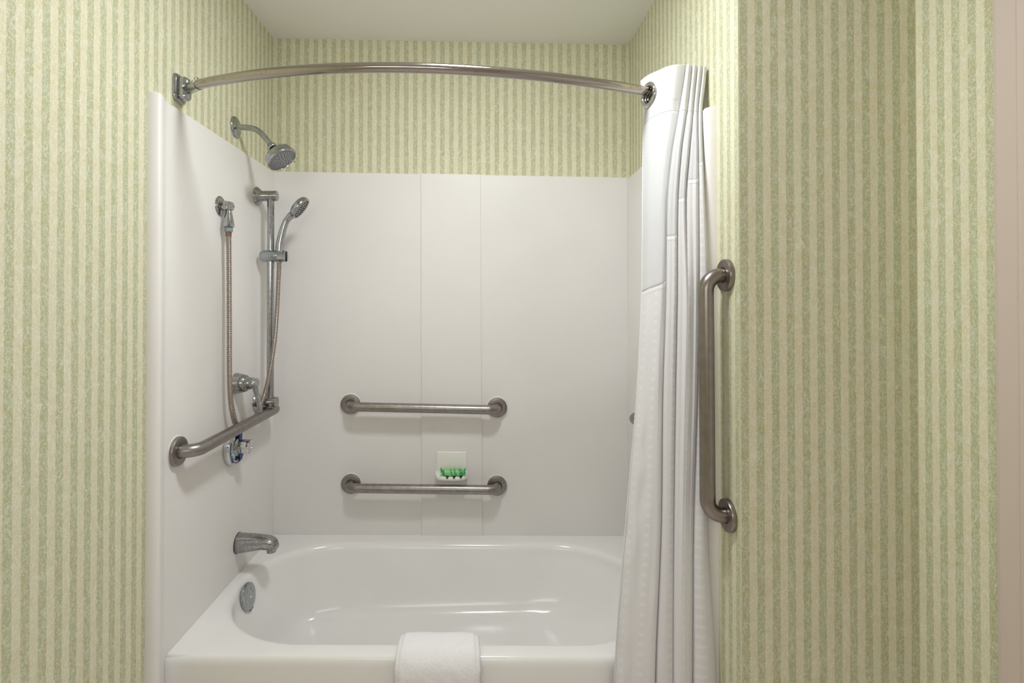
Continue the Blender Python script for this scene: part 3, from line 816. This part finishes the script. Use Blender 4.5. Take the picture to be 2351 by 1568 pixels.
# ---------------------------------------------------------------- shower curtain
# rows: z, lead edge (px, Y), column boundaries (px), right end px, front Y left / right, valley depth, shallow factor of third valley
rows = [
 (2.050, (1470, 1.566), (1574.5, 1588.5, 1601, 1613), 1622, 1.458, 1.452, .046, 1),
 (2.000, (1473, 1.566), (1569, 1585, 1597, 1609), 1619, 1.458, 1.450, .046, 1),
 (1.930, (1478, 1.566), (1561, 1579, 1592, 1603), 1612.5, 1.458, 1.440, .046, 1),
 (1.880, (1477, 1.560), (1556, 1573, 1589, 1602), 1611, 1.456, 1.425, .044, 1),
 (1.800, (1476, 1.550), (1545, 1564, 1583, 1603), 1613, 1.452, 1.412, .040, .8),
 (1.660, (1475, 1.530), (1533, 1556, 1574, 1604), 1618, 1.445, 1.402, .036, .5),
 (1.400, (1473, 1.500), (1529, 1554, 1580, 1604), 1629, 1.432, 1.398, .032, .12),
 (1.120, (1462, 1.465), (1521, 1550, 1577, 1600), 1636, 1.420, 1.396, .030, .1),
 (.770, (1437, 1.440), (1517, 1546, 1570, 1591), 1624.5, 1.405, 1.394, .028, .1),
 (.420, (1414, 1.425), (1505, 1545, 1567, 1589), 1642, 1.393, 1.388, .028, .1),
 (.060, (1400, 1.420), (1500, 1545, 1563, 1588), 1652, 1.390, 1.382, .028, .1)]
def X(px, Y): return (px-CX)*Y/F
def section(r):
    z, (lp, lY), bd, en, yL, yR_, dp, sh = r
    # vertical divergence of the view is small: fold it in
    k = (cp*1+0)  # ~1
    out = []
    def add(px, Y): out.append(Vector((X(px, Y)*(1+(z-CAMZ)/Y*sp), Y, z)))
    yf = lambda px: yL+(yR_-yL)*max(0, min(1, (px-1500)/120))
    a = bd[0]; wd = a-lp
    add(lp, lY); add(lp+wd*.22, lY+(yL-lY)*.45); add(lp+wd*.48, lY+(yL-lY)*.80+.004); add(lp+wd*.75, yL+.002); add(a-1.5-wd*.06, yL); add(a-.3, yL+.008)
    edges = list(bd)+[en]
    for j in range(4):
        l, r_ = edges[j], edges[j+1]; w_ = r_-l; d = dp*(sh if j == 2 else 1)
        xv = X(l+.6, yf(l)+.010) if not (j == 2 and sh < .5) else X(l+w_*.03, yf(l)-.0035)
        shal = j == 2 and sh < .5; nxt = j == 1 and sh < .5
        out.append(Vector((xv*(1+(z-CAMZ)/1.43*sp), yf(l)+(d if not shal else -.0035), z)))
        full = 1 if not (j == 2 and sh < .5) else .6
        add(l+w_*(.10 if not shal else .16), yf(l)+(.008 if not shal else -.0035)); add(l+w_*.30, yf(l)+(.0015 if not shal else -.003)); add(l+w_*.55, yf(l)-.0015); add(l+w_*.80, yf(r_)+(.0025 if not nxt else -.003)); add(r_-(.3 if not nxt else w_*.08), yf(r_)+(.011 if not nxt else -.0035))
    e = out[-1].copy(); out.append(Vector((min(e.x-.002, XR-.006), e.y+dp*.6, z)))
    return out
secs_ = [section(r) for r in rows]
KC = len(secs_[0]); UPER = 7
dense = []
for s in secs_:
    dense.append(spline(s, UPER))
NU = len(dense[0])
zs_ = [r[0] for r in rows]
def cat(a, b, c, d, t): return .5*((2*b)+(c-a)*t+(2*a-5*b+4*c-d)*t*t+(3*b-a-3*c+d)*t**3)
def S(iu, z):
    k = 0
    while k < len(zs_)-2 and z < zs_[k+1]: k += 1
    t = (zs_[k]-z)/(zs_[k]-zs_[k+1])
    g = lambda q: dense[max(0, min(len(zs_)-1, q))][iu]
    # uneven spacing handled with a smooth blend
    t = max(-.2, min(1.2, t))
    b, c = g(k), g(k+1)
    z0, z1_, z2_, z3 = (zs_[max(0, k-1)], zs_[k], zs_[k+1], zs_[min(len(zs_)-1, k+2)])
    h = z1_-z2_
    m1 = (c-g(k-1))/(z0-z2_)*h if k > 0 else (c-b)
    m2 = (g(k+2)-b)/(z1_-z3)*h if k+2 < len(zs_) else (c-b)
    t2, t3 = t*t, t*t*t
    p = b*(2*t3-3*t2+1)+m1*(t3-2*t2+t)+c*(-2*t3+3*t2)+m2*(t3-t2)
    wob = .0011*noise.noise(Vector((iu*.09, z*9, 1)))+.0009*noise.noise(Vector((iu*.2, z*3, 5)))
    wob *= 1 if iu < iA-6 else .22
    p.y += wob*1.6 if z < 1.95 else wob*.5
    if iu < 34 and z < 1.25:      # pulls running down and in from the side hem
        wgt = math.exp(-((iu-7)/9)**2)*min(1, (1.25-z)/.4)
        p.y += .0045*wgt*noise.noise(Vector((iu*.16+z*5.5, z*11-iu*.05, 8)))
    p.x = min(p.x, WR-.004); p.z = z
    return p
ul = [0]
for i in range(1, NU): ul.append(ul[-1]+(dense[5][i]-dense[5][i-1]).length)
iA = 5*UPER; per = 6*UPER      # index of the end of the leading column, and indices per column
def colidx(iu):                 # 0 leading .. 4 last
    return 0 if iu <= iA else min(4, 1+(iu-iA)//per)
def ztop(iu):
    u = iu/NU; return 2.049-.010*max(0, (iu-iA)/(NU-iA))+.001*math.sin(iu*.45)
def py2z(py, Y): return onY(1500, py, Y).z
def zhead(iu):                  # lower seam of the header
    if iu <= iA:
        t = iu/iA; return py2z(290-33*t**.7, 1.566-.108*t)
    return py2z(256+8*(iu-iA)/(NU-iA), 1.455)
seamY = [(1.45, 655), (1.42, 541), (1.42, 455), (1.42, 412), (1.42, 374)]
def zseam(iu):
    c = colidx(iu)
    if c == 0:
        t = iu/iA; return py2z(672-28*t, 1.49-.05*t)
    a = py2z(seamY[c][1], seamY[c][0]); prev = py2z(644, 1.44) if c == 1 else py2z(seamY[c-1][1], seamY[c-1][0])
    k = (iu-iA) % per if c < 4 else (iu-iA)-3*per
    t = min(1, max(0, k/(1.2*UPER))); t = t*t*(3-2*t)
    return prev+(a-prev)*t
cur_root = thing('shower_curtain', (rod(.60).x, 1.45, 2.0), 'white cloth shower curtain pushed to the right end of the curved rod', 'shower curtain')
gq = None
def cloth(name, zt_f, zb_f, nz_, mat, skip=None, fine=1, thick=.0012, label=None):
    vs = []; uvs = []; fs = []; cols_ = []
    us = list(range(NU))
    for i in range(nz_+1):
        for iu in us:
            a, b = zt_f(iu), zb_f(iu); z = a+(b-a)*i/nz_
            p = S(iu, z); vs.append(p); uvs.append((ul[iu], z))
    for i in range(nz_):
        for iu in range(NU-1):
            f = (i*NU+iu, i*NU+iu+1, (i+1)*NU+iu+1, (i+1)*NU+iu)
            if skip and skip(sum((vs[q] for q in f), Vector())/4, iu): continue
            fs.append(f)
    o = mesh_obj(name, vs, fs, mat, cur_root, uvs=uvs, angle=180, label=label)
    md = o.modifiers.new('thickness', 'SOLIDIFY'); md.thickness = thick; md.offset = 0
    return o
# eyelet in the leading column, where the rod goes through
best = min(((S(i, 2.0)-rod(S(i, 2.0).x)).xy.length, i) for i in range(iA))[1]
gc = S(best, rod(S(best, 2.0).x).z); gc.z -= .010
tg = (S(best+3, gc.z)-S(best-3, gc.z)).normalized(); gn = Vector((tg.y, -tg.x, 0)); gn = -gn if gn.x > 0 else gn
def skip(p, iu):
    if iu > iA: return False
    d = p-gc
    if (d-gn*d.dot(gn)).length < .0285: return True
    return p.y > gc.y and abs(p.z-(gc.z+.004)) < .006
# finer header in u for a clean eyelet: build with extra rows
cloth('header', ztop, zhead, 46, CL_HEAD, skip=skip, label='plain opaque header band')
cloth('sheer_panel', lambda i: zhead(i)+.001, zseam, 60, CL_SHEER, label='thin sheer upper panel')
cloth('cloth_panel', lambda i: zseam(i)+.002, lambda i: .07, 150, CL_BODY, label='opaque cloth woven with small squares')
# torus eyelet
vs = []; fs = []; A, B = 48, 12
u, v, n = basis(gn)
for i in range(A):
    a = 2*math.pi*i/A; c = gc+(u*math.cos(a)+v*math.sin(a))*.0305; rd = (u*math.cos(a)+v*math.sin(a))
    for j in range(B):
        b = 2*math.pi*j/B; vs.append(c+rd*.0068*math.cos(b)+n*.0042*math.sin(b))
for i in range(A):
    for j in range(B): fs.append((i*B+j, ((i+1) % A)*B+j, ((i+1) % A)*B+(j+1) % B, i*B+(j+1) % B))
mesh_obj('eyelet', vs, fs, CHROME_B, cur_root, label='chrome eyelet ring')
for k in range(1, 6):       # eyelets of the pleats behind, stacked along the rod
    off_ = rod(gc.x+.009*k)-rod(gc.x)+Vector((0, 0, .0015*k))
    c_ = gc+off_
    if c_.x > .63: break
    o = bpy.data.objects.new('eyelet', bpy.data.meshes['eyelet']); sc.collection.objects.link(o); o.parent = cur_root; o.location = off_; WORLD[o.name] = Vector()
# stitched seams and hems
def strip(name, f_c, n, wdt, mat, rad=.0016):
    mb = MB(); pts = [f_c(i/n) for i in range(n+1)]
    return mb.tube(pts, [rad*(1+.25*math.sin(i*2.1)) for i in range(n+1)], 6).build(name, mat, cur_root, angle=180)
def seam_pts(fz, dz):
    def g(t):
        x = t*(NU-1); i = int(x); i = min(i, NU-2); a, b = S(i, fz(i)+dz), S(i+1, fz(i+1)+dz); p = a.lerp(b, x-i); return p
    return g
strip('header_seam', seam_pts(zhead, .002), NU-1, 0, CL_HEAD, .0014)
def edge_pts(t):
    z = zseam(0)+(.10-zseam(0))*t; p = S(0, z); return p
strip('side_hem', lambda t: S(0, zhead(0)+(.10-zhead(0))*t)+Vector((.0, -.001, 0)), 420, 0, CL_BODY, .0024)
for k, dz in ((0, .0), (1, -.011)):
    strip('panel_seam', seam_pts(zseam, dz), NU-1, 0, CL_BODY, .0011)
